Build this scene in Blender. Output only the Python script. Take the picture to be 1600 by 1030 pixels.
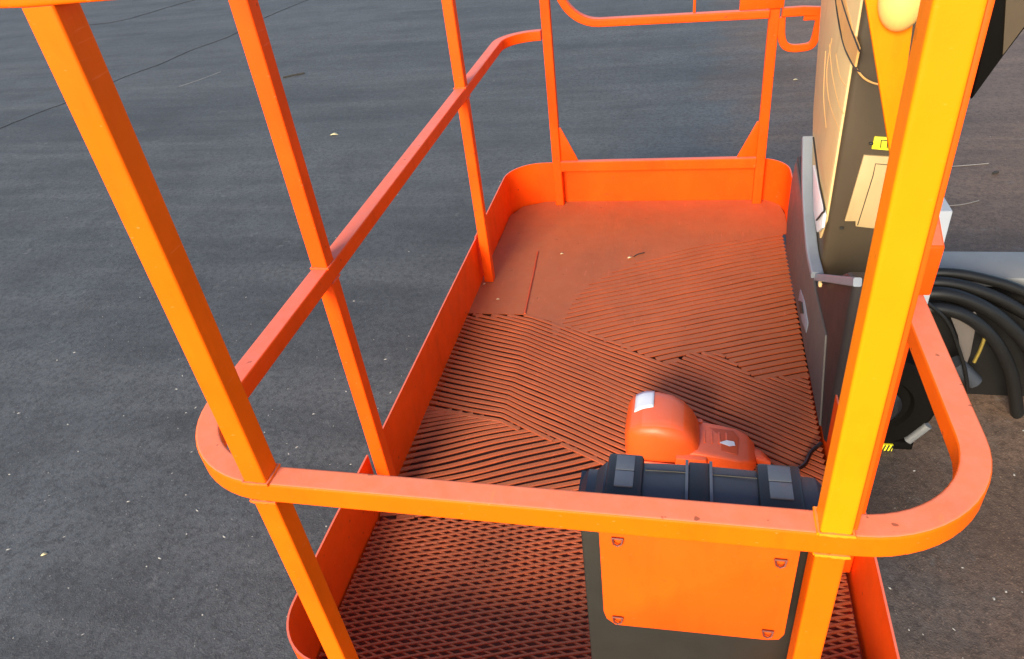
import bpy, bmesh, math, random
from mathutils import Vector, Euler, Matrix
R = math.radians
random.seed(7)
scn = bpy.context.scene
for o in list(bpy.data.objects): bpy.data.objects.remove(o)

# ------------------------------------------------------------ camera, sky, sun, exposure
FZ = 0.36                                   # platform floor above the asphalt
CAMP = Vector((0.4722, -0.4749, 1.1782))    # in platform coordinates (floor = 0)
CAMR = Euler((R(54.2755), R(6.2568), R(11.6174)), 'XYZ')
FPX = 1132.96
cam = bpy.data.cameras.new('camera'); camo = bpy.data.objects.new('camera', cam)
scn.collection.objects.link(camo); scn.camera = camo
camo.location = CAMP + Vector((0, 0, FZ)); camo.rotation_euler = CAMR
cam.sensor_width = 36; cam.lens = 36*FPX/1600; cam.clip_start = .02; cam.clip_end = 2000
SEL, SAZ = R(24), R(14)                     # sun: elevation, swing to the left of straight behind the camera
SUN = Vector((-math.cos(SEL)*math.sin(SAZ), -math.cos(SEL)*math.cos(SAZ), math.sin(SEL)))
w = bpy.data.worlds.new('World'); scn.world = w; w.use_nodes = True
nt = w.node_tree; bg = nt.nodes['Background']
sky = nt.nodes.new('ShaderNodeTexSky'); sky.sky_type = 'NISHITA'; sky.sun_disc = False
sky.sun_elevation = SEL; sky.sun_rotation = math.atan2(SUN.x, SUN.y)
nt.links.new(sky.outputs[0], bg.inputs[0]); bg.inputs[1].default_value = .15
sl = bpy.data.lights.new('sun', 'SUN'); slo = bpy.data.objects.new('sun', sl); scn.collection.objects.link(slo)
sl.energy = 3.5; sl.angle = R(22); sl.color = (1, .84, .62)
slo.rotation_euler = (-SUN).to_track_quat('-Z', 'Y').to_euler(); slo.location = (-3, -6, 6)
vs = scn.view_settings; vs.view_transform = 'Standard'; vs.look = 'None'; vs.exposure = .95; vs.gamma = 1; vs.use_curve_mapping = False

# ------------------------------------------------------------ photo pixel -> point (platform coordinates)
RM = CAMR.to_matrix()
def ray(x, y): return RM @ Vector(((x-800)/FPX, -(y-515)/FPX, -1))
def onz(x, y, z=0): d = ray(x, y); return CAMP + d*((z-CAMP.z)/d.z)
def onx(x, y, v): d = ray(x, y); return CAMP + d*((v-CAMP.x)/d.x)
def ony(x, y, v): d = ray(x, y); return CAMP + d*((v-CAMP.y)/d.y)

# ------------------------------------------------------------ materials
MATS = {}
def nodes(name):
    m = bpy.data.materials.new(name); m.use_nodes = True; MATS[name] = m
    return m, m.node_tree, m.node_tree.nodes['Principled BSDF']
def add(nt, t, **kw):
    n = nt.nodes.new(t)
    for k, v in kw.items():
        if k in n.inputs: n.inputs[k].default_value = v
        else: setattr(n, k, v)
    return n
def ramp(nt, src, a, b, ca=(0,0,0,1), cb=(1,1,1,1)):
    r = nt.nodes.new('ShaderNodeValToRGB'); e = r.color_ramp.elements
    e[0].position = a; e[1].position = b; e[0].color = ca; e[1].color = cb
    nt.links.new(src, r.inputs[0]); return r.outputs[0]
def mix(nt, f, a, b, mode='MIX'):
    n = nt.nodes.new('ShaderNodeMix'); n.data_type = 'RGBA'; n.blend_type = mode
    for s, v in ((0, f), (6, a), (7, b)):
        if isinstance(v, (int, float)): n.inputs[s].default_value = v
        elif isinstance(v, tuple): n.inputs[s].default_value = v
        else: nt.links.new(v, n.inputs[s])
    return n.outputs[2]
def noise(nt, co, scale, detail=3, rough=.5):
    n = add(nt, 'ShaderNodeTexNoise'); n.inputs['Scale'].default_value = scale
    n.inputs['Detail'].default_value = detail; n.inputs['Roughness'].default_value = rough
    nt.links.new(co, n.inputs['Vector']); return n.outputs['Fac']
def c4(c): return (c[0], c[1], c[2], 1)
def objco(nt):
    return nt.nodes.new('ShaderNodeTexCoord').outputs['Object']
def paint(name, col, rough=.42, dust_sheen=.0, chip=.0, var=.10, spec=.5, dust_sheen_col=(.46,.31,.27), peel=.10, pscale=420):
    """sprayed steel paint: slight mottling, orange peel, scuffs, settled dusty film plus painted sky sheen on upward faces"""
    m, nt, p = nodes(name); co = objco(nt)
    dark = tuple(c*(1-var) for c in col)
    c = mix(nt, ramp(nt, noise(nt, co, 9, 5, .6), .35, .7), c4(dark), c4(col))
    gm = add(nt, 'ShaderNodeMapping'); gm.inputs['Scale'].default_value = (7, 7, 1.6); nt.links.new(co, gm.inputs[0])
    c = mix(nt, mix(nt, 1.0, ramp(nt, noise(nt, gm.outputs[0], 3.2, 8, .7), .52, .80), (.30,.30,.30,1), 'MULTIPLY'), c, mix(nt, 1.0, c, (.45,.42,.45,1), 'MULTIPLY'))
    if dust_sheen:
        g = nt.nodes.new('ShaderNodeNewGeometry'); s = nt.nodes.new('ShaderNodeSeparateXYZ'); nt.links.new(g.outputs['True Normal'], s.inputs[0])
        up = ramp(nt, s.outputs['Z'], .75, .98)
        dn = ramp(nt, noise(nt, co, 38, 6, .7), .15, .75, (.55,)*3+(1,))
        f = mix(nt, 1.0, up, dn, 'MULTIPLY'); f = mix(nt, 1.0, f, (dust_sheen,)*3+(1,), 'MULTIPLY')
        c = mix(nt, f, c, c4(dust_sheen_col))  # paler upward faces: part settled film, part sky reflection put into the colour
    if chip:
        k = ramp(nt, noise(nt, co, 60, 2, .5), .73, .76); k2 = mix(nt, 1.0, k, (chip,)*3+(1,), 'MULTIPLY')
        c = mix(nt, k2, c, (.10, .035, .02, 1))
        v = add(nt, 'ShaderNodeMapping'); v.inputs['Scale'].default_value = (25, 4, 60); nt.links.new(co, v.inputs[0])
        sc = ramp(nt, noise(nt, v.outputs[0], 5, 2, .4), .70, .74); sc = mix(nt, 1.0, sc, (chip*.5,)*3+(1,), 'MULTIPLY')
        c = mix(nt, sc, c, tuple(min(1, x*1.3+.08) for x in col)+(1,))
    nt.links.new(c, p.inputs['Base Color'])
    rr = nt.nodes.new('ShaderNodeMapRange'); rr.inputs[3].default_value = rough-.07; rr.inputs[4].default_value = rough+.16
    nt.links.new(noise(nt, co, 22, 4), rr.inputs[0]); nt.links.new(rr.outputs[0], p.inputs['Roughness'])
    p.inputs['Specular IOR Level'].default_value = spec
    b = add(nt, 'ShaderNodeBump'); b.inputs['Strength'].default_value = peel; b.inputs['Distance'].default_value = .001
    nt.links.new(noise(nt, co, pscale, 2), b.inputs['Height']); nt.links.new(b.outputs[0], p.inputs['Normal'])
    return m
paint('orange', (1.0, .083, .003), dust_sheen=.45, chip=.6, var=.16, spec=.13)
paint('amber_sunlit', (1.0, .132, .001), dust_sheen=.50, chip=.6, var=.14, spec=.13, dust_sheen_col=(.60, .33, .26))  # lit copy of the orange: sun on the front frame put into the colour
paint('yellow_sunlit', (1.0, .245, .002), dust_sheen=.3, chip=.2, spec=.13)  # brightest copy of the orange: strong sun on the right post as colour
paint('orange_panel', (.88, .092, .004), chip=.25, spec=.13)
paint('floor_paint', (.44, .072, .012), rough=.55, dust_sheen=.6, chip=.5, var=.25, dust_sheen_col=(.40,.155,.062), peel=.5, pscale=260)
paint('gap_shade', (.075, .028, .022), rough=.7)  # shade seen through the floor gaps, given as a colour
paint('gap_shade_front', (.30, .075, .045), rough=.7)  # lighter shade tone for the gaps of the near mesh
paint('panel_beige', (.52, .37, .17), rough=.5)
paint('cream', (.95, .55, .16), rough=.35)
paint('pedal_orange', (.82, .10, .012), rough=.40, dust_sheen=.25, chip=.1)
paint('pedal_dark', (.55, .08, .02), rough=.5)
paint('taupe', (.068, .048, .026), rough=.5)
paint('console_dark', (.026, .023, .023), rough=.45, spec=.3)
paint('console_side', (.075, .066, .062), rough=.5)
paint('beige', (.74, .53, .24), rough=.5, var=.06)
paint('tan', (.78, .42, .13), rough=.5)
paint('trim_blue', (.20, .23, .27), rough=.35)
paint('offwhite', (.72, .74, .76), rough=.35)
paint('toolbox', (.035, .042, .055), rough=.38)
paint('toolbox_body', (.019, .017, .013), rough=.5)
paint('black_plastic', (.012, .013, .016), rough=.32)
paint('latch_grey', (.08, .095, .12), rough=.35)
paint('rubber', (.007, .007, .007), rough=.38, spec=.35)
paint('black_steel', (.006, .0055, .005), rough=.55, spec=.03)
paint('grey_steel', (.16, .17, .18), rough=.45)
paint('pale_grey', (.36, .40, .46), rough=.4)
paint('sticker', (.66, .72, .80), rough=.3, var=.03)
paint('yellow_label', (.90, .82, .03), rough=.4, var=.03)
paint('clip_dark', (.13, .018, .006), rough=.5)
paint('ink', (.02, .02, .015), rough=.5)
paint('cloth', (.085, .075, .07), rough=.8)
paint('leaf', (.72, .60, .33), rough=.7)
paint('twig', (.03, .028, .025), rough=.8)
paint('fleck', (.30, .295, .28), rough=.7)
paint('crack', (.028, .030, .032), rough=.9)
m, nt, p = nodes('brass'); p.inputs['Base Color'].default_value = (.55, .42, .10, 1); p.inputs['Metallic'].default_value = .8; p.inputs['Roughness'].default_value = .35

def asphalt():
    m, nt, p = nodes('asphalt'); co = objco(nt)
    big = noise(nt, co, .35, 4, .55); mid = noise(nt, co, 2.6, 6, .65); fine = noise(nt, co, 60, 4, .7); grit = noise(nt, co, 260, 2, .6)
    c = mix(nt, ramp(nt, big, .35, .68), (.062,.066,.071,1), (.092,.099,.105,1))
    c = mix(nt, ramp(nt, mid, .36, .70), c, (.046,.047,.049,1))
    st = add(nt, 'ShaderNodeMapping'); st.inputs['Rotation'].default_value = (0,0,R(28)); st.inputs['Scale'].default_value = (.5, 5, 1); nt.links.new(co, st.inputs[0])
    c = mix(nt, mix(nt, 1.0, ramp(nt, noise(nt, st.outputs[0], 1.3, 5, .6), .42, .72), (.8,.8,.8,1), 'MULTIPLY'), c, (.104,.106,.108,1))
    c = mix(nt, mix(nt, 1.0, ramp(nt, fine, .44, .66), (.75,.75,.75,1), 'MULTIPLY'), c, (.030,.030,.031,1))
    c = mix(nt, mix(nt, 1.0, ramp(nt, grit, .58, .74), (.62,.62,.62,1), 'MULTIPLY'), c, (.17,.165,.16,1))
    v = add(nt, 'ShaderNodeTexVoronoi'); v.inputs['Scale'].default_value = 75; nt.links.new(co, v.inputs['Vector'])
    sp = ramp(nt, v.outputs['Distance'], .10, .16, (1,1,1,1), (0,0,0,1))
    wn = add(nt, 'ShaderNodeSeparateColor'); nt.links.new(v.outputs['Color'], wn.inputs[0])
    sel = ramp(nt, wn.outputs[0], .84, .86)
    c = mix(nt, mix(nt, 1.0, mix(nt, 1.0, sp, sel, 'MULTIPLY'), (.5,.5,.5,1), 'MULTIPLY'), c, (.24,.235,.22,1))
    sx = nt.nodes.new('ShaderNodeSeparateXYZ'); nt.links.new(co, sx.inputs[0]); ad = add(nt, 'ShaderNodeMath', operation='MULTIPLY_ADD'); ad.inputs[1].default_value = 1.2; nt.links.new(mid, ad.inputs[0]); nt.links.new(sx.outputs[0], ad.inputs[2]); hf = add(nt, 'ShaderNodeMath', operation='MULTIPLY'); hf.inputs[1].default_value = .4; nt.links.new(ad.outputs[0], hf.inputs[0])
    c = mix(nt, mix(nt, 1.0, ramp(nt, hf.outputs[0], .46, .74), (.9,.9,.9,1), 'MULTIPLY'), c, mix(nt, 1.0, c, (2.15,1.32,.86,1), 'MULTIPLY'))
    # old oil stains and long worn bands across the yard
    bn = add(nt, 'ShaderNodeMapping'); bn.inputs['Rotation'].default_value = (0,0,R(-62)); bn.inputs['Scale'].default_value = (.22, 1.5, 1); nt.links.new(co, bn.inputs[0])
    c = mix(nt, mix(nt, 1.0, ramp(nt, noise(nt, bn.outputs[0], 1.6, 6, .62), .46, .66), (.55,.55,.55,1), 'MULTIPLY'), c, mix(nt, 1.0, c, (.55,.56,.58,1), 'MULTIPLY'))
    c = mix(nt, mix(nt, 1.0, ramp(nt, noise(nt, co, 5.5, 7, .68), .60, .72), (.5,.5,.5,1), 'MULTIPLY'), c, mix(nt, 1.0, c, (.6,.6,.62,1), 'MULTIPLY'))
    c = mix(nt, mix(nt, 1.0, ramp(nt, noise(nt, co, 13, 8, .75), .60, .70), (.35,.35,.35,1), 'MULTIPLY'), c, (.19,.19,.19,1))
    nt.links.new(c, p.inputs['Base Color']); p.inputs['Roughness'].default_value = .72; p.inputs['Specular IOR Level'].default_value = .45
    h = mix(nt, .5, fine, grit)
    b = add(nt, 'ShaderNodeBump'); b.inputs['Strength'].default_value = .55; b.inputs['Distance'].default_value = .006
    nt.links.new(h, b.inputs['Height']); nt.links.new(b.outputs[0], p.inputs['Normal'])
asphalt()

# ------------------------------------------------------------ object helpers
C = scn.collection
def thing(name, label, cat, loc, group=None):
    o = bpy.data.objects.new(name, None); C.objects.link(o); o.empty_display_size = .1
    o.location = Vector(loc) + Vector((0, 0, FZ)); o['label'] = label; o['category'] = cat; o['base'] = list(loc)
    if group: o['group'] = group
    return o
def obj(name, vf, mat, parent=None, smooth=35, base=None):
    """vf = (verts, faces) or bmesh, in platform coordinates"""
    me = bpy.data.meshes.new(name)
    if isinstance(vf, bmesh.types.BMesh): vf.to_mesh(me); vf.free()
    else: me.from_pydata([tuple(v) for v in vf[0]], [], vf[1])
    b = base
    if parent is not None:
        r = parent
        while r.parent: r = r.parent
        b = r['base']
    b = Vector(b) if b is not None else Vector((0, 0, 0))
    me.transform(Matrix.Translation(-b))
    bm = bmesh.new(); bm.from_mesh(me); bmesh.ops.recalc_face_normals(bm, faces=bm.faces); bm.to_mesh(me); bm.free()
    me.materials.append(MATS[mat])
    if smooth:
        me.shade_smooth(); me.set_sharp_from_angle(angle=R(smooth))
    o = bpy.data.objects.new(name, me); C.objects.link(o)
    if parent is not None: o.parent = parent
    else: o.location = b + Vector((0, 0, FZ))
    return o
def join(*parts):
    V, F = [], []
    for v, f in parts:
        n = len(V); V += [Vector(q) for q in v]; F += [[i+n for i in q] for q in f]
    return V, F
def rsq(w, h, r, n=3):
    P = []; e = min(.0014, (min(w, h)/2-r)*.4)
    for cx, cy, a0 in ((w/2-r, h/2-r, 0), (-w/2+r, h/2-r, 90), (-w/2+r, -h/2+r, 180), (w/2-r, -h/2+r, 270)):
        for i in range(n+1):
            a = R(a0 + 90*i/n); q = (cx+r*math.cos(a), cy+r*math.sin(a))
            b = R(a0 + (-90 if i == 0 else 180))          # holding points keep the flats flat
            if i == 0: P.append((q[0]+e*math.cos(b), q[1]+e*math.sin(b)))
            P.append(q)
            if i == n: P.append((q[0]+e*math.cos(b), q[1]+e*math.sin(b)))
    return P
def circ(r, n=10): return [(r*math.cos(2*math.pi*i/n), r*math.sin(2*math.pi*i/n)) for i in range(n)]
def sweep(path, prof, closed=False, up=None):
    path = [Vector(q) for q in path]; n = len(path); V, F = [], []; prev = None
    for i, q in enumerate(path):
        a = path[(i-1) % n] if (closed or i) else q; b = path[(i+1) % n] if (closed or i < n-1) else q
        t1 = (q-a).normalized() if (q-a).length else None; t2 = (b-q).normalized() if (b-q).length else None
        t = ((t1 or t2) + (t2 or t1)).normalized(); k = 1
        if t1 and t2: k = 1/max(.5, t.dot(t1))
        if up is not None: s = t.cross(Vector(up)).normalized()
        else:
            if prev is None: prev = Vector((0,0,1)) if abs(t.z) < .9 else Vector((1,0,0))
            s = t.cross(prev).normalized(); prev = s.cross(t).normalized(); k = 1
        u = s.cross(t).normalized()
        V += [q + s*(x*k) + u*y for x, y in prof]
    m = len(prof)
    for i in range(n if closed else n-1):
        j = (i+1) % n
        for a in range(m):
            b = (a+1) % m; F.append([i*m+a, i*m+b, j*m+b, j*m+a])
    if not closed: F.append(list(range(m))[::-1]); F.append([(n-1)*m+a for a in range(m)])
    return V, F
def post(x, y, w, d, z0, z1, r=.0026):
    P = rsq(w, d, r); V = [Vector((x+a, y+b, z)) for z in (z0, z1) for a, b in P]; m = len(P)
    F = [[a, (a+1) % m, m+(a+1) % m, m+a] for a in range(m)] + [list(range(m))[::-1], [m+a for a in range(m)]]
    return V, F
def box(x0, x1, y0, y1, z0, z1, bev=0, seg=2):
    bm = bmesh.new(); bmesh.ops.create_cube(bm, size=1)
    for v in bm.verts: v.co = Vector(((x0+x1)/2+v.co.x*(x1-x0), (y0+y1)/2+v.co.y*(y1-y0), (z0+z1)/2+v.co.z*(z1-z0)))
    if bev: bmesh.ops.bevel(bm, geom=bm.edges[:], offset=bev, segments=seg, profile=.5, affect='EDGES')
    return bm
def prism(pts, d, bev=0, seg=2):
    """closed outline of 3-D points extruded by vector d"""
    bm = bmesh.new(); vs = [bm.verts.new(Vector(q)) for q in pts]; f = bm.faces.new(vs)
    r = bmesh.ops.extrude_face_region(bm, geom=[f]); bmesh.ops.translate(bm, vec=Vector(d), verts=[g for g in r['geom'] if isinstance(g, bmesh.types.BMVert)])
    bmesh.ops.recalc_face_normals(bm, faces=bm.faces)
    if bev: bmesh.ops.bevel(bm, geom=bm.edges[:], offset=bev, segments=seg, profile=.5, affect='EDGES')
    return bm
def arc(cx, cy, r, a0, a1, n=10):
    return [(cx+r*math.cos(R(a0+(a1-a0)*i/n)), cy+r*math.sin(R(a0+(a1-a0)*i/n))) for i in range(n+1)]
def smooth_path(P, n=8):
    P = [Vector(q) for q in P]; out = []
    for i in range(len(P)-1):
        p0, p1, p2, p3 = P[max(0, i-1)], P[i], P[i+1], P[min(len(P)-1, i+2)]
        for k in range(n):
            t = k/n; out.append(.5*((2*p1)+(p2-p0)*t+(2*p0-5*p1+4*p2-p3)*t*t+(3*p1-p0-3*p2+p3)*t**3))
    return out+[P[-1]]
def weld(pts, r=.0022):
    """lumpy bead along a closed or open line"""
    P = []
    for a, b in zip(pts[:-1], pts[1:]):
        a, b = Vector(a), Vector(b); n = max(2, int((b-a).length/.004))
        P += [a.lerp(b, i/n) for i in range(n)]
    P.append(Vector(pts[-1]))
    V, F = [], []
    for i, q in enumerate(P): pass
    v, f = sweep(P, circ(r, 6))
    for i in range(len(P)):
        k = 1 + random.uniform(-.25, .35)
        for a in range(6): v[i*6+a] = P[i] + (v[i*6+a]-P[i])*k
    return v, f

# ------------------------------------------------------------ ground
GZ = -FZ
g = obj('ground', ([(-400,-400,GZ),(400,-400,GZ),(400,400,GZ),(-400,400,GZ)], [[0,1,2,3]]), 'asphalt', smooth=0)
g['kind'] = 'structure'; g['label'] = 'dark grey worn asphalt yard'
def strip_on_ground(name, px, wd, mat, lift=.003):
    P = smooth_path([onz(x, y, GZ+lift) for x, y in px], 10); V, F = [], []
    for i, q in enumerate(P):
        t = (P[min(i+1, len(P)-1)]-P[max(i-1, 0)]).normalized(); s = Vector((-t.y, t.x, 0)); k = wd*random.uniform(.35, 1.2)
        o = s*random.uniform(-1, 1)*wd*.7
        V += [q+o-s*k, q+o+s*k]
    F = [[2*i, 2*i+1, 2*i+3, 2*i+2] for i in range(len(P)-1)]
    b = bmesh.new(); vv = [b.verts.new(v) for v in V]
    for f in F: b.faces.new([vv[i] for i in f])
    r = bmesh.ops.extrude_face_region(b, geom=b.faces[:]); bmesh.ops.translate(b, vec=(0,0,-.0025), verts=[x for x in r['geom'] if isinstance(x, bmesh.types.BMVert)])
    o = obj(name, b, mat, None, 0); o.parent = g; o.matrix_parent_inverse = g.matrix_world.inverted()
    return o
bpy.context.view_layer.update()
strip_on_ground('crack', [(-60,222),(0,200),(60,176),(130,150),(190,122),(250,100),(300,78),(360,56),(400,34),(470,4),(560,-30)], .007, 'crack')
strip_on_ground('crack', [(130,40),(190,32),(260,12),(330,-8)], .018, 'crack')
strip_on_ground('scratch', [(1455,262),(1510,258),(1545,255)], .0010, 'fleck')
strip_on_ground('scratch', [(1482,321),(1505,319),(1530,313)], .0010, 'fleck')
strip_on_ground('scratch', [(280,135),(310,125),(345,112)], .0025, 'fleck')
# pale grit scattered over the yard: one uncountable mass
V, F = [], []
for k in range(750):
    d = .5 + 9*random.random()**1.8; a = R(random.uniform(40, 175)); x = CAMP.x + d*math.cos(a); y = CAMP.y + d*math.sin(a)
    if random.random() < .35: x, y = random.uniform(-1.9, -.2), random.uniform(0, 1.6)
    if random.random() < .12: x, y = random.uniform(.85, 2.2), random.uniform(.2, 2.2)
    r = random.choice([.0008, .001, .0014, .0014, .002, .0030]); h = r*.8; an = random.uniform(0, 6.3); n = len(V)
    e = random.uniform(1, 2.6)
    for q in range(5):
        t = an + q*6.283/5; u = Vector((r*e*math.cos(q*1.2566)*random.uniform(.7, 1.2), r*math.sin(q*1.2566), 0)); u.rotate(Euler((0, 0, an)))
        V.append((x+u.x, y+u.y, GZ))
    V.append((x, y, GZ+h)); F += [[n+q, n+(q+1) % 5, n+5] for q in range(5)]
s = obj('grit', (V, F), 'fleck', smooth=0); s['kind'] = 'stuff'; s['label'] = 'pale grit scattered over the asphalt'; s['category'] = 'grit'

# ------------------------------------------------------------ the lift platform
S = .0294; ZM = .5996
XL, XR, YF = -.1095, .770, 1.905             # rail centre lines
basket = thing('lift_platform', 'orange steel boom lift platform with tubular guard rails and ribbed floor', 'lift platform', (.33, .95, -.06))
RAD = .125
def loop(z, xl=XL, xr=XR, y0=S/2, y1=YF, r=RAD, rf=.13):
    P = arc(xl+r, y0+r, r, 180, 270, 12) + arc(xr-rf, y0+rf, rf, 270, 360, 12) + arc(xr-r, y1-r, r, 0, 90, 12) + arc(xl+r, y1-r, r, 90, 180, 12)
    return [Vector((x, y, z)) for x, y in P]
prof = rsq(S, S, .0026)
# mid rail: front run in the sunlit tone with its two rounded corners, then the side runs
zc = ZM - S/2
FR = arc(XL+RAD, S/2+RAD, RAD, 180, 270, 14) + arc(XR-.13, S/2+.13, .13, 270, 360, 14)
mr = obj('front_mid_rail', sweep([Vector((XL, .145, zc))]+[Vector((x, y, zc)) for x, y in FR]+[Vector((XR, .165, zc))], prof, up=(0,0,1)), 'amber_sunlit', basket)
LR = [(XL, .145)] + [(x, y) for x, y in arc(XL+.115, YF-.115, .115, 180, 90, 14)] + [(.012, YF)]
obj('side_mid_rail', sweep([Vector((x, y, zc)) for x, y in LR], prof, up=(0,0,1)), 'orange', basket)
RR = [(XR, .165), (XR, .43)]
obj('side_mid_rail', sweep([Vector((x, y, zc)) for x, y in RR], prof, up=(0,0,1)), 'amber_sunlit', basket)
# top rail, mostly above the picture
obj('top_rail', sweep(loop(1.1+S/2), prof, True, up=(0,0,1)), 'amber_sunlit', basket)

# posts (the mid rail runs through between their two halves)
def split_post(cx, cy, mat, z0=0, z1=1.1, name='post', low=None):
    e = .0012
    if low:
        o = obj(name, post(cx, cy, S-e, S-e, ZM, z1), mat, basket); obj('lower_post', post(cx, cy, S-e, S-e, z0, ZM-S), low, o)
    else: o = obj(name, join(post(cx, cy, S-e, S-e, z0, ZM-S), post(cx, cy, S-e, S-e, ZM, z1)), mat, basket)
    h = S/2+.0006
    for z in (ZM+.0006, ZM-S-.0006):
        obj('weld', weld([(cx-h, cy-h, z), (cx+h, cy-h, z), (cx+h, cy+h, z), (cx-h, cy+h, z), (cx-h, cy-h, z)], .0020), mat, o)
    return o
split_post(S/2, S/2, 'amber_sunlit', -.05)
rp = split_post(.6041+S/2+.0006, S/2, 'yellow_sunlit', -.05, low='amber_sunlit')  # brighter above the rail than below: light fall-off put into the paint
obj('edge_strip', prism([(.6041+S+.0012, .006, ZM+.002), (.6041+S+.0052, .006, ZM+.002), (.6041+S+.0052, .006, 1.09), (.6041+S+.0012, .006, 1.09)], (0, .016, 0), .001), 'orange_panel', rp)
split_post(XL, .4554+S/2, 'orange'); split_post(XL, 1.3571+S/2, 'orange')
for cx in (.0202+S/2, .6975+S/2):
    obj('post', post(cx, 1.8763+S/2-.001, S, S*.9, 0, 1.1), 'orange', basket)
obj('post', post(XR, .425, S-.0012, S-.0012, 0, ZM-S), 'orange', basket)

# toe boards: bent steel plates, one piece per bay
TT, TH = .0035, .148
def toe(pts, h=TH, z0=-.045, off=0, name='toe_board'):
    P = [Vector((x, y, (h+z0)/2)) for x, y in pts]
    return obj(name, sweep(P, [(TT/2, (h-z0)/2), (-TT/2, (h-z0)/2), (-TT/2, -(h-z0)/2), (TT/2, -(h-z0)/2)], up=(0,0,1)), 'orange', basket, 50)
toe([(-.140, .47), (-.143, .30)] + arc(-.143+.095, .036+.095, .095, 180, 270, 12) + [(.10, .034), (.30, .034)])
toe([(.30, .0305), (.62, .0305)] + arc(.7875-.095, .0305+.095, .095, 270, 360, 12) + [(.7875, .50)])
toe([(.7845, .50), (.7845, 1.0), (.800, 1.08), (.800, 1.70)] + arc(.800-.10, 1.917-.10, .10, 0, 90, 10) + [(.69, 1.917)])
toe([(-.135, .485), (-.1345, 1.30), (-.1345, 1.373)])
toe([(-.1375, 1.376), (-.1380, 1.62)] + arc(-.138+.125, 1.914-.125, .125, 180, 90, 14) + [(.03, 1.914)])
toe([(.03, 1.9105), (.70, 1.9105)], h=.14)
# kick bar with gussets between the two end posts
xa, xb = .0202+S, .6975
kb = obj('kick_bar', sweep([(xa, 1.8835, .148), (xb, 1.8835, .148)], rsq(.022, .036, .003), up=(0,0,1)), 'orange', basket)
for x0, sg in ((xa, 1), (xb, -1)):
    obj('gusset', prism([(x0, 1.884, .1665), (x0+sg*.060, 1.884, .1665), (x0+sg*.052, 1.884, .185), (x0+sg*.006, 1.884, .285), (x0, 1.884, .285)], (0, .006, 0), .0008), 'orange', basket)
# drop bar of the entry: tube dipping between the end posts
UB = [(.075, 1.1), (.078, .80)] + [(.205+(.127)*math.cos(R(a)), .745+.127*math.sin(R(a))) for a in range(180, 271, 8)] + [(xb-.001, .612)]
db = obj('drop_bar', sweep([Vector((x, 1.879, z)) for x, z in UB], rsq(S*.8, S, .004), up=(0,1,0)), 'orange', basket)
obj('spindle', sweep([(.484, 1.879, .627), (.484, 1.879, 1.1)], circ(.004, 8)), 'orange', basket)
obj('hinge_plate', box(.612, .735, 1.866, 1.8745, .627, .76, .002), 'orange', basket)
# short rail end and lanyard ring right of the far post
obj('lanyard_ring', sweep(smooth_path([(.733, 1.885, .598), (.739, 1.885, .540), (.758, 1.885, .512), (.800, 1.885, .508), (.828, 1.885, .518), (.836, 1.885, .560), (.834, 1.885, .592), (.795, 1.885, .596)], 6), rsq(.022, .014, .003), up=(0,1,0)), 'orange', basket)
obj('rail_end', sweep([(.733, 1.884, .612), (.79, 1.884, .612), (.842, 1.890, .606)], rsq(.022, .026, .004), up=(0,0,1)), 'orange', basket)
# clamp, strap and bracket on the right rail
obj('rail_bracket', prism([(.755, .405, ZM+.002), (.755, .40, .678), (.755, .46, .705), (.755, .50, .70), (.755, .50, ZM+.002)], (.036, 0, 0), .003), 'orange', basket)
obj('strap_loop', sweep(smooth_path([(.752, .375, .596), (.7515, .372, .63), (.752, .39, .665), (.760, .42, .69), (.772, .43, .69)], 6), rsq(.004, .020, .0015), up=(0,1,0)), 'amber_sunlit', basket)

# floor: frame, far sheet, ribs
ff = obj('floor_frame', join(*[sweep([a, b], rsq(.03, .04, .003), up=(0,0,1)) for a, b in (
    ((-.118, .06, -.062), (-.118, 1.88, -.062)), ((.765, .06, -.062), (.765, 1.88, -.062)),
    ((-.10, .47, -.062), (.75, .47, -.062)), ((-.10, 1.86, -.062), (.75, 1.86, -.062)), ((-.10, .075, -.062), (.75, .075, -.062)), ((-.10, 1.45, -.062), (.75, 1.45, -.062)))]), 'orange', basket)
obj('gap_shade_sheet', box(-.131, .780, .464, 1.90, -.040, -.034, .001), 'gap_shade', basket)  # added sheet under the ribs to darken the gaps, not a platform part
LB = [(1.08, .105), (1.10, .115), (1.25, .135), (1.35, .17), (1.44, .25), (1.52, .36), (1.60, .52), (1.68, .79)]    # left/far limit of the ribs rising right: (y, x)
deck = obj('floor_plate', prism([Vector((x+.03, y, -.0012)) for y, x in LB] + [Vector(q) for q in ((.797, 1.71, -.0012), (.797, 1.80, -.0012), (.78, 1.908, -.0012), (-.02, 1.908, -.0012), (-.10, 1.87, -.0012), (-.134, 1.80, -.0012), (-.134, 1.62, -.0012))] + [onz(*q, -.0012) for q in ((726,489),(818,491),(862,502))], (0, 0, -.003)), 'floor_paint', basket, 0)
obj('gap_shade_sheet', box(-.1365, .781, .045, .462, -.020, -.014, .001), 'gap_shade_front', basket)  # added backing under the near mesh, coloured like the shade in its gaps
def interp(P, x):
    if x <= P[0][0]: return P[0][1]
    for a, b in zip(P[:-1], P[1:]):
        if x <= b[0]: return a[1]+(b[1]-a[1])*(x-a[0])/(b[0]-a[0])
    return P[-1][1]
def line(px): return [(onz(*q).x, onz(*q).y) for q in px]
BC = line([(728,490),(820,491),(905,512),(1045,566),(1073,549),(1125,549),(1182,589),(1262,584),(1330,582)])     # ribs rising right end here, ribs falling right begin
CD = line([(660,640),(720,648),(790,664),(870,690),(935,722),(1000,760),(1330,800)])                               # lower limit of the falling ribs
BL = line([(852,482),(864,440)]); 
YE = .455                                                                                                         # open mesh in front of this
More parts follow.
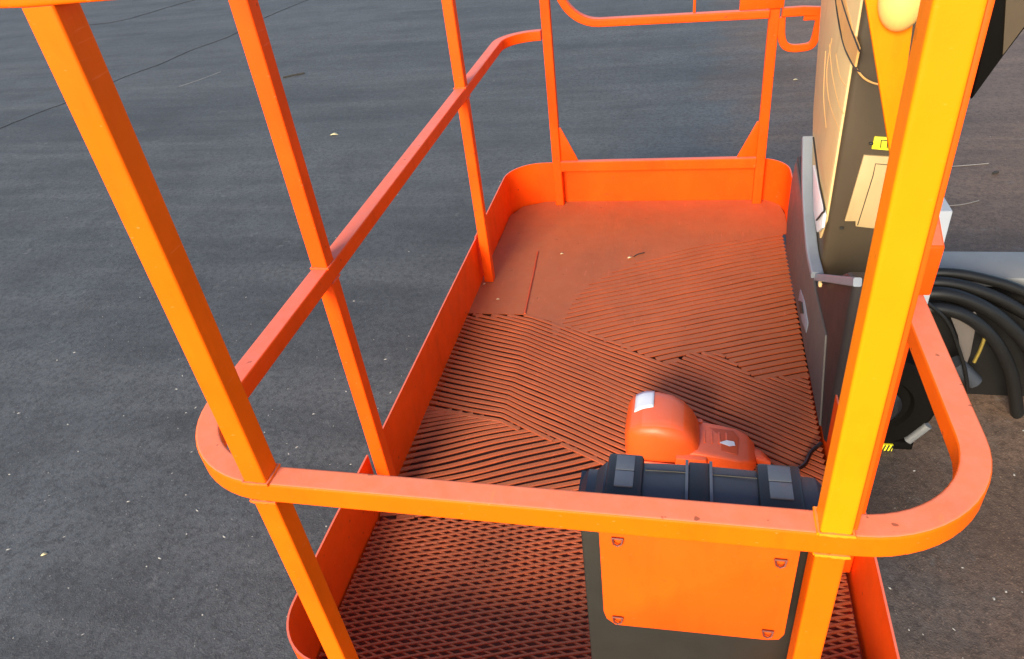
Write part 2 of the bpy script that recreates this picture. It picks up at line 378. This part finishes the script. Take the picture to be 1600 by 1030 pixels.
def zone(x, y, want):
    if x < -.1362 or x > .782 or y < .05: return None
    if want == 'B' and y < interp(BC, x)+.0001 and y > interp(BC, x)-.014: return 'B'
    if want == 'D' and y < interp(CD, x)+.016 and y >= interp(CD, x): return 'D'
    if y < YE + .02*math.sin(9*x): return 'E'
    if y < interp(CD, x): return 'D'
    if y < interp(BC, x): return 'C'
    if x > interp(LB, y) : return 'B'
    return None
WOB = [random.uniform(0, 6.28) for _ in range(400)]
ribn = 0
def rib(pts, wd, ht, zt, jit):
    """one floor strand: flat-topped bar with chamfered edges"""
    global ribn
    P = [Vector((x, y, zt)) for x, y in pts]
    if callable(wd): wd = wd(*pts[len(pts)//2])
    pr = [(wd/2-.0012, 0), (-wd/2+.0012, 0), (-wd/2, -.0012), (-wd/2, -ht), (wd/2, -ht), (wd/2, -.0012)]
    o = obj('rib', sweep(P, pr, up=(0,0,1)), 'floor_paint', deck, 30); ribn += 1
def family(z, f, y0s, wd, ht, zt, step=.0095, wob=.0018, minlen=.02):
    for i, y0 in enumerate(y0s):
        run = []; ph = .22*i + .25*WOB[i % 400]*.3; x = -.136; dz = random.uniform(-.0008, .0004)
        while x <= .786:
            y = f(x, y0) + wob*math.sin(11*x+ph) + wob*.6*math.sin(31*x+2*ph)
            if zone(x, y, z) == z: run.append((x, y))
            else:
                if len(run)*step > minlen: rib(run, wd, ht, zt+dz, 0)
                run = []
            x += step
        if len(run)*step > minlen: rib(run, wd, ht, zt+dz, 0)
def fr(a, b, st): 
    n = int((b-a)/st); return [a+i*st for i in range(n+1)]
fB = lambda x, y0: y0 + math.tan(R(24))*(x-.2) - .05*(x-.2)**2
def fC(x, y0):
    k = min(1, max(0, (y0-.55)/.5)); sl = math.tan(R(-2-16*k)); sr = math.tan(R(-27))
    return y0 + (sl*(x-.06) if x < .06 else sr*(x-.06) - (0 if x < .45 else .10*(x-.45)**2))
family('B', fB, fr(.62, 1.70, .0225), lambda x, y: .0225*(.72+.06*min(1, max(0, (y-1.1)/.4))), .0032, -.0006)
family('C', fC, fr(.56, 1.34, .0172), .0108, .0032, 0)
fD = lambda x, y0: y0 + math.tan(R(19))*x + .015*math.sin(6*x+y0*20)
family('D', fD, fr(.20, .86, .0165), .0108, .003, -.0012)
fE1 = lambda x, y0: y0 + math.tan(R(19))*x
fE2 = lambda x, y0: y0 - math.tan(R(17))*x
family('E', fE1, fr(-.25, .50, .0128), .0054, .003, -.001, wob=.0020)
family('E', fE2, fr(-.02, .75, .0135), .0048, .003, -.0022, wob=.0020)
# weld seam running along the floor plate
obj('seam', weld([tuple(onz(*q, .001)) for q in ((840,394),(833,430),(826,462),(820,490))], .0025), 'pedal_dark', deck)

# front panel on four clips
PX = [(.397, ZM-S-.001), (.397, .425), (.400, .412), (.410, .4015), (.575, .4075), (.588, .411), (.5925, .422), (.5925, ZM-S-.001)]
fp = obj('front_panel', prism([(x, .0045, z) for x, z in PX], (0, .004, 0), .0008), 'orange_panel', basket)
for x, z in ((.416, .557), (.576, .548), (.413, .416), (.575, .424)):
    V, F = sweep([(x-.0055, .0035, z+.003), (x-.004, .001, z-.003), (x, .0005, z-.0055), (x+.004, .001, z-.003), (x+.0055, .0035, z+.003)], circ(.0012, 6))
    obj('clip', join((V, F), sweep([(x-.006, .003, z+.0035), (x+.006, .003, z+.0035)], circ(.0014, 6))), 'clip_dark', fp)
    
# tapered stay hanging from the top rail, with its rounded cover
ty = .80
obj('stay', prism([Vector((.722, ty, 1.1))] + [ony(*q, ty) for q in ((1352,0),(1362,60),(1378,160),(1392,250),(1402,252),(1415,130),(1432,0))] + [Vector((.812, ty, 1.1))], (0, .012, 0), .002), 'yellow_sunlit', basket)
bm = bmesh.new(); bmesh.ops.create_uvsphere(bm, u_segments=28, v_segments=18, radius=1)
for v in bm.verts: v.co = Vector((.783+v.co.x*.0345, ty-.012+v.co.y*.030, .886+v.co.z*.050))
obj('rounded_cover', bm, 'cream', basket, 180)

# ------------------------------------------------------------ control console on the right side
con = thing('control_console', 'tall taupe and beige control console on the right side of the platform', 'control console', (.88, 1.15, -.01))
X1 = .777
low = obj('lower_cabinet', prism([(X1, .722, .012), (X1, .735, .418), (X1, .80, .395), (X1, 1.05, .205), (X1, 1.30, .25), (X1, 1.56, .31), (X1, 1.60, .22), (X1, 1.60, .10), (X1, 1.55, .012)], (.085, 0, 0), .010, 3), 'console_dark', con)
obj('side_skin', prism([(X1-.004, .77, .02), (X1-.004, .86, .20), (X1-.004, 1.03, .20), (X1-.004, 1.10, .21), (X1-.004, 1.55, .295), (X1-.004, 1.585, .22), (X1-.004, 1.585, .11), (X1-.004, 1.54, .02)], (.006, 0, 0), .0015), 'console_side', low)
X2 = .783
up_ = obj('upper_box', prism([(X2, 1.06, .215), (X2, 1.052, 1.02), (X2, 1.62, 1.02), (X2, 1.53, .72), (X2, 1.43, .47), (X2, 1.35, .37), (X2, 1.20, .26)], (.20, 0, 0), .012, 3), 'taupe', con)
obj('side_panel', prism([(X2-.004, 1.068, .36), (X2-.004, 1.064, 1.0), (X2-.004, 1.58, 1.0), (X2-.004, 1.51, .72), (X2-.004, 1.415, .48), (X2-.004, 1.33, .385), (X2-.004, 1.10, .30)], (.006, 0, 0), .0015), 'beige', up_)
def pxs(px, X): return [onx(x, y, X) for x, y in px]
obj('trim', sweep(smooth_path(pxs([(1262,215),(1262,300),(1268,385),(1277,430)], X1-.008), 8), rsq(.016, .026, .003), up=(1,0,0)), 'trim_blue', con)
obj('trim', sweep(pxs([(1277,433),(1340,441)], X1-.006), rsq(.016, .014, .003), up=(1,0,0)), 'trim_blue', con)
obj('lever_plate', prism(pxs([(1270,258),(1280,300),(1287,335),(1284,356),(1276,363),(1271,330)], X2-.012), (.006, 0, 0), .001), 'offwhite', con)
obj('lever', sweep(smooth_path(pxs([(1271,215),(1280,285),(1288,325),(1284,334),(1276,344)], X2-.016), 6), circ(.0022, 8)), 'ink', con)
obj('decal', prism(pxs([(1306,0),(1320,0),(1332,50),(1341,75),(1335,105),(1318,70)], X2-.006), (.004, 0, 0)), 'tan', up_)
for px in ([(1303,-30),(1308,20),(1318,70),(1334,104),(1343,112)], [(1315,0),(1327,38),(1343,80)]):
    obj('cable', sweep(smooth_path(pxs(px, X2-.0065), 6), circ(.0016, 7)), 'ink', up_)
obj('cable', sweep(smooth_path([ony(*q, 1.045) for q in ((1338,108),(1350,122),(1365,130),(1382,133))], 6), circ(.002, 7)), 'tan', up_)
for px in ([(1300,60),(1292,110),(1296,160),(1312,205)], [(1296,70),(1301,120),(1310,160),(1318,178)], [(1290,80),(1287,150),(1291,200)], [(1306,84),(1312,118),(1322,136)]):
    obj('seam', sweep(smooth_path(pxs(px, X2-.0042), 6), circ(.0008, 6)), 'tan', up_)
Y2 = 1.056
def pys(px, Y): return [ony(x, y, Y) for x, y in px]
ap = obj('access_panel', prism(pys([(1350,243),(1400,246),(1388,360),(1337,354),(1337,346),(1320,346)], Y2-.004), (0, .006, 0), .001), 'panel_beige', up_)
obj('groove', sweep(pys([(1390,258),(1368,256),(1364,275),(1340,352)], Y2-.0045), circ(.0009, 6)), 'ink', ap)
lb = obj('label_plate', prism(pys([(1367,214),(1400,216),(1396,236),(1362,233)], Y2-.003), (0, .005, 0), .0008), 'yellow_label', up_)
for px in ([(1377,219),(1376,231)], [(1387,220),(1386,232)], [(1377,219),(1387,220)]):
    obj('mark', sweep(pys(px, Y2-.0034), circ(.0011, 6)), 'ink', lb)
for px in ((1361,224), (1315,356)):
    c = ony(*px, Y2); obj('bolt', box(c.x-.004, c.x+.004, Y2-.004, Y2+.002, c.z-.0025, c.z+.0025, .001), 'ink', up_)
obj('hinge', prism(pxs([(1250,452),(1256,470),(1262,505),(1259,520),(1252,500),(1247,470)], X1-.006), (.006,0,0), .001), 'trim_blue', con)
obj('hinge', prism(pxs([(1247,470),(1252,472),(1254,490),(1250,490)], X1-.009), (.006,0,0), .0005), 'ink', con)
c = onx(1281, 444, X1-.012); obj('bolt', box(c.x-.003, c.x+.004, c.y-.006, c.y+.006, c.z-.005, c.z+.005, .002), 'beige', con)
obj('cable', sweep(smooth_path([(.80, .72, .34), (.82, .705, .31), (.84, .705, .33), (.86, .73, .36)], 6), circ(.008, 8)), 'rubber', con)

# ------------------------------------------------------------ storage case behind the front rail
case = thing('storage_case', 'dark blue grey plastic storage case with two latches behind the front rail', 'storage case', (.495, .10, .20))
body = obj('body', box(.370, .622, .042, .100, .20, .548, .006), 'toolbox_body', case)
V, F = [], []; NX = 26
ly = [(.040, .548), (.040, .562), (.046, .571), (.060, .574), (.086, .574), (.098, .570), (.104, .560), (.104, .548)]
for i in range(NX+1):
    t = i/NX; x = .366 + t*.260; dz = .006*math.sin(math.pi*min(1, max(0, (t-.05)/.9))) - (.012 if t < .09 else 0) - .016*max(0, (.03-t)/.03) - .012*max(0, (t-.97)/.03)
    V += [Vector((x, y, z+(dz if z > .549 else 0))) for y, z in ly]
m = len(ly)
for i in range(NX):
    for a in range(m): F.append([i*m+a, i*m+(a+1) % m, (i+1)*m+(a+1) % m, (i+1)*m+a])
F += [list(range(m)), [NX*m+a for a in range(m)][::-1]]
lid = obj('lid', (V, F), 'toolbox', case, 25)
for x0, x1, nm in ((.399, .438, 'latch'), (.556, .600, 'latch')):
    L = obj(nm, box(x0, x1, .036, .102, .555, .584, .004), 'black_plastic', case)
    xm = (x0+x1)/2; wv = (x1-x0)*.26
    obj('latch_tab', box(xm-wv, xm+wv, .052, .074, .5825, .586, .001), 'latch_grey', L)
    obj('latch_tab', box(xm-wv, xm+wv, .0755, .097, .5825, .586, .001), 'latch_grey', L)
obj('recess', box(.486, .508, .044, .098, .5785, .5812, .001), 'black_plastic', lid)
for x in (.484, .509): obj('ridge', box(x-.0016, x+.0016, .042, .099, .578, .5835, .0006), 'latch_grey', lid)
obj('lid_line', sweep([(.440, .082, .5803), (.47, .0825, .5805), (.556, .082, .5803)], circ(.0008, 6)), 'ink', lid)

# ------------------------------------------------------------ foot switch on the floor
ped = thing('foot_switch', 'orange hooded foot switch with pale sticker on the ribbed floor', 'foot switch', (.48, .70, 0))
def loft(secs, nseg=20):
    """secs: (x, yc, halfwidth, z0, z1, roundness) -> closed body along x"""
    V, F = [], []
    for x, yc, hw, z0, z1, e in secs:
        for i in range(nseg):
            a = 2*math.pi*i/nseg; ca, sa = math.cos(a), math.sin(a)
            V.append(Vector((x, yc+hw*math.copysign(abs(ca)**e, ca), (z0+z1)/2+(z1-z0)/2*math.copysign(abs(sa)**e, sa))))
    n = len(secs)
    for i in range(n-1):
        for a in range(nseg): F.append([i*nseg+a, i*nseg+(a+1) % nseg, (i+1)*nseg+(a+1) % nseg, (i+1)*nseg+a])
    F += [list(range(nseg))[::-1], [(n-1)*nseg+a for a in range(nseg)]]
    return V, F
hood = obj('hood', loft([(.362,.702,.030,.010,.060,.5),(.366,.702,.052,.002,.082,.42),(.376,.701,.062,.001,.098,.36),(.400,.699,.066,.001,.112,.38),(.430,.696,.067,.001,.118,.45),(.460,.693,.066,.001,.117,.55),(.485,.690,.062,.001,.108,.62),(.503,.688,.055,.001,.092,.66),(.515,.686,.046,.001,.070,.6),(.520,.686,.036,.003,.052,.6)], 28), 'pedal_orange', ped, 50)
tb = obj('treadle', loft([(.490,.682,.050,.001,.050,.25),(.512,.681,.051,.001,.053,.2),(.560,.677,.050,.001,.050,.2),(.596,.673,.049,.001,.045,.2),(.618,.671,.042,.001,.040,.25),(.632,.670,.030,.002,.031,.35),(.636,.670,.020,.006,.022,.5)], 24), 'pedal_orange', ped, 40)
obj('tread_pad', prism([(.520, .655, .0485), (.520, .715, .0485), (.590, .708, .0455), (.600, .690, .044), (.596, .640, .044)], (0, 0, .0035), .0012), 'pedal_dark', tb)
obj('mark', prism([(.560, .668, .0505), (.575, .676, .0505), (.590, .674, .0495), (.592, .663, .0495), (.580, .660, .050)], (0, 0, .0012)), 'offwhite', tb)
obj('screw', sweep([(.520, .727, .046), (.520, .727, .056)], circ(.006, 10)), 'pedal_orange', tb)
obj('side_flange', box(.470, .535, .618, .650, .002, .046, .005), 'pedal_orange', ped)
obj('cable_gland', loft([(.628,.672,.016,.003,.030,.7),(.646,.668,.015,.003,.028,.8),(.665,.660,.008,.003,.016,.9)], 14), 'pedal_orange', ped, 60)
obj('cord', sweep(smooth_path([(.655, .664, .010), (.69, .64, .007), (.73, .66, .007), (.75, .70, .008), (.772, .72, .018)], 8), circ(.0045, 8)), 'rubber', ped)
for k in range(4): obj('tread_bar', box(.528+k*.015, .532+k*.015, .664, .700, .0500-k*.0009, .0535-k*.0009, .001), 'pedal_orange', tb)
obj('lower_lip', sweep(smooth_path([(.368, .655, .012), (.372, .640, .012), (.400, .630, .012), (.470, .6255, .012)], 6), rsq(.006, .016, .002), up=(0,0,1)), 'pedal_orange', ped)
for x, y in ((.385, .634), (.455, .625)): obj('screw', sweep([(x, y-.001, .014), (x, y+.006, .014)], circ(.0035, 8)), 'ink', ped)
# sticker bent over the hood
V, F = [], []
for i in range(7):
    for j in range(7):
        x = .382+.040*i/6; y = .690+.060*j/6+.004*(i/6)
        xs = [(.376,.701,.062,.001,.098,.36),(.400,.699,.066,.001,.112,.38),(.430,.696,.067,.001,.118,.45)]
        a, b = (xs[0], xs[1]) if x < .400 else (xs[1], xs[2]); t = (x-a[0])/(b[0]-a[0]); q = [a[k]+(b[k]-a[k])*t for k in range(6)]
        ca = abs((y-q[1])/q[2])**(1/q[5]); sa = math.sqrt(max(.02, 1-ca*ca)); z = (q[3]+q[4])/2+(q[4]-q[3])/2*sa**q[5]
        V.append(Vector((x, y, z+.0018)))
for i in range(6):
    for j in range(6): F.append([i*7+j, i*7+j+1, i*7+j+8, i*7+j+7])
st = obj('sticker', (V, F), 'sticker', hood, 60)
sm = st.modifiers.new('thickness', 'SOLIDIFY'); sm.thickness = .0012; sm.offset = 0

# ------------------------------------------------------------ boom mount and hoses outside the right rail
boom = thing('boom_mount', 'black steel boom mount with grey cover low beside the platform', 'boom mount', (1.25, 1.45, GZ))
obj('arm', box(1.02, 2.6, 1.36, 1.56, GZ+.001, -.02, .02, 3), 'black_steel', boom)
obj('cover', box(1.10, 2.6, 1.40, 1.545, -.018, .012, .006), 'grey_steel', boom)
def drum(cx, cz, r, y0, y1, inset):
    pr = [(y0+.012, r*.55), (y0, r*.60), (y0, r-.012), (y0+.012, r), (y1, r)]; n = 40
    V = [Vector((cx+q*math.cos(2*math.pi*i/n), y, cz+q*math.sin(2*math.pi*i/n))) for y, q in pr for i in range(n)]; F = []
    for k in range(len(pr)-1):
        for i in range(n): F.append([k*n+i, k*n+(i+1) % n, (k+1)*n+(i+1) % n, (k+1)*n+i])
    return V, F + [list(range(n)), [(len(pr)-1)*n+i for i in range(n)]]
obj('rotator', drum(.985, -.205, .150, 1.10, 1.50, .02), 'black_steel', boom, 30)
obj('rotator_cap', drum(.985, -.205, .060, 1.085, 1.15, .01), 'black_plastic', boom, 30)
obj('bracket', box(.80, 1.02, 1.20, 1.45, -.20, -.045, .02, 3), 'black_steel', boom)
obj('foot', box(.84, 1.10, 1.10, 1.40, GZ+.001, GZ+.03, .005), 'black_steel', boom)
P_ = [ony(*q, 1.105) for q in ((1416,680),(1440,665),(1448,672),(1424,694))]
obj('link_bar', sweep([ony(1418, 688, 1.10), ony(1450, 664, 1.10)], rsq(.022, .022, .008), up=(0,1,0)), 'grey_steel', boom)
c = ony(1379, 714, 1.095)
hl = obj('label_plate', box(c.x-.018, c.x+.018, 1.092, 1.098, max(c.z, GZ+.012)-.010, max(c.z, GZ+.012)+.012), 'yellow_label', boom)
for k in range(4): obj('stripe', prism([(c.x-.016+k*.009, 1.091, max(c.z, GZ+.012)-.009), (c.x-.012+k*.009, 1.091, max(c.z, GZ+.012)-.009), (c.x-.008+k*.009, 1.091, max(c.z, GZ+.012)+.011), (c.x-.012+k*.009, 1.091, max(c.z, GZ+.012)+.011)], (0, .002, 0)), 'ink', hl)
obj('junction_box', box(.985, 1.078, 1.20, 1.36, -.02, .316, .004), 'pale_grey', boom)
obj('upright', prism([ony(*q, 1.5) for q in ((1518,158),(1548,20),(1556,-80),(1660,-80),(1650,10),(1602,45),(1566,92))], (0, .22, 0), .006), 'black_steel', boom)
obj('upright_face', prism([ony(*q, 1.493) for q in ((1576,-70),(1650,-70),(1640,10),(1600,42),(1567,86))], (0, .006, 0)), 'taupe', boom)
obj('overhead_arm', sweep([(1.26, 1.62, .86), (1.9, 1.70, .95), (2.45, 1.70, .80), (2.5, 1.65, -.02)], rsq(.12, .12, .01), up=(0,1,0)), 'black_steel', boom)

hose = thing('hose_bundle', 'bundle of thick black hoses looping beside the platform', 'hoses', (1.2, 1.3, GZ))
for k, (px, Y, r) in enumerate((
        ([(1400,446),(1470,441),(1530,454),(1590,482),(1650,530),(1700,620)], 1.315, .015),
        ([(1400,432),(1475,426),(1540,436),(1600,456),(1680,500),(1740,580)], 1.345, .014),
        ([(1400,466),(1465,458),(1520,472),(1572,505),(1618,560),(1650,650)], 1.285, .018),
        ([(1400,500),(1450,482),(1505,492),(1552,530),(1580,585),(1590,650)], 1.255, .017),
        ([(1444,470),(1478,500),(1496,540),(1508,580),(1512,612)], 1.225, .005))):
    P = smooth_path([ony(x, y, Y) for x, y in px], 8)
    for q in P: q.z = max(q.z, GZ+r)
    obj('hose', sweep(P, circ(r, 12)), 'rubber', hose, 60)
obj('guard', prism([ony(*q, 1.352) for q in ((1440,470),(1540,470),(1640,520),(1680,640),(1640,700),(1480,640),(1430,560))], (0, .006, 0)), 'rubber', hose)
cl = obj('cover_flap', prism([ony(*q, 1.262) for q in ((1484,492),(1524,488),(1528,495),(1521,530),(1516,555),(1508,575),(1502,560),(1497,525))], (0, .003, 0), .0008), 'cloth', hose)
obj('fitting', sweep([ony(*q, 1.25) for q in ((1541,518),(1536,535),(1531,548),(1522,566))], circ(.0045, 10)), 'brass', hose)
obj('fitting', sweep([ony(*q, 1.25) for q in ((1538,515),(1546,519))], circ(.005, 10)), 'brass', hose)
obj('pipe', sweep([ony(*q, 1.262) for q in ((1492,566),(1522,596))], circ(.022, 14)), 'toolbox', hose, 60)

# ------------------------------------------------------------ leaves and a twig
def leaf(px, zz, ln, an, label, grp, mat='leaf', cat='leaf', nm='dry_leaf'):
    c = onz(*px, zz); V = []; n = 8
    for s in (1, -1):
        for i in range(n+1):
            t = i/n; w_ = ln*.30*math.sin(math.pi*t)**.8*(1 if s > 0 else .8); u = Vector((ln*(t-.5), s*w_, ln*(.10+.16*math.sin(3*t))*(abs(s*w_)/ln*2))); u.rotate(Euler((0, 0, an))); V.append(c+u+Vector((0, 0, .001)))
    F = [[i, i+1, n+2+i, n+1+i] for i in range(n)]
    o = obj(nm, (V, F), mat, None, 60, base=c); o['label'] = label; o['category'] = cat; o['group'] = grp
    md = o.modifiers.new('thickness', 'SOLIDIFY'); md.thickness = .0006
G1 = 'fallen leaves'
leaf((522,211), GZ+.001, .055, .1, 'pale dry leaf on the asphalt between the two left rails', G1)
leaf((69,867), GZ+.001, .018, .6, 'small pale leaf alone on the lower left asphalt', G1)
leaf((878,397), .0, .012, .3, 'tiny pale leaf on the smooth far part of the platform floor', G1)
leaf((984,403), .0015, .016, .5, 'slim dry leaf beside a dark stalk at the ribs edge', G1)
leaf((757,444), .0, .011, 1.2, 'tiny leaf at the foot of the third left post', G1)
leaf((778,468), .0, .012, .2, 'pale leaf scrap left of the floor seam', G1)
leaf((1243,125), GZ+.001, .03, .2, 'pale leaf on the asphalt behind the far post ring', G1)
def stick(px0, px1, zz, r, label):
    a, b = onz(*px0, zz+r), onz(*px1, zz+r); c = a
    o = obj('twig', sweep([a, a.lerp(b, .45)+Vector((0, .004, .001)), b], circ(r, 6)), 'twig', None, 60, base=c)
    o['label'] = label; o['category'] = 'twig'; o['group'] = 'dark twigs'
stick((442,121), (476,114), GZ, .007, 'dark twig lying on the asphalt right of the second left post')
stick((990,401), (1007,395), .0, .0016, 'thin dark stalk on the platform floor')
stick((1552,271), (1560,269), GZ, .006, 'short dark twig on the asphalt outside the right front post')
print('ribs', ribn)
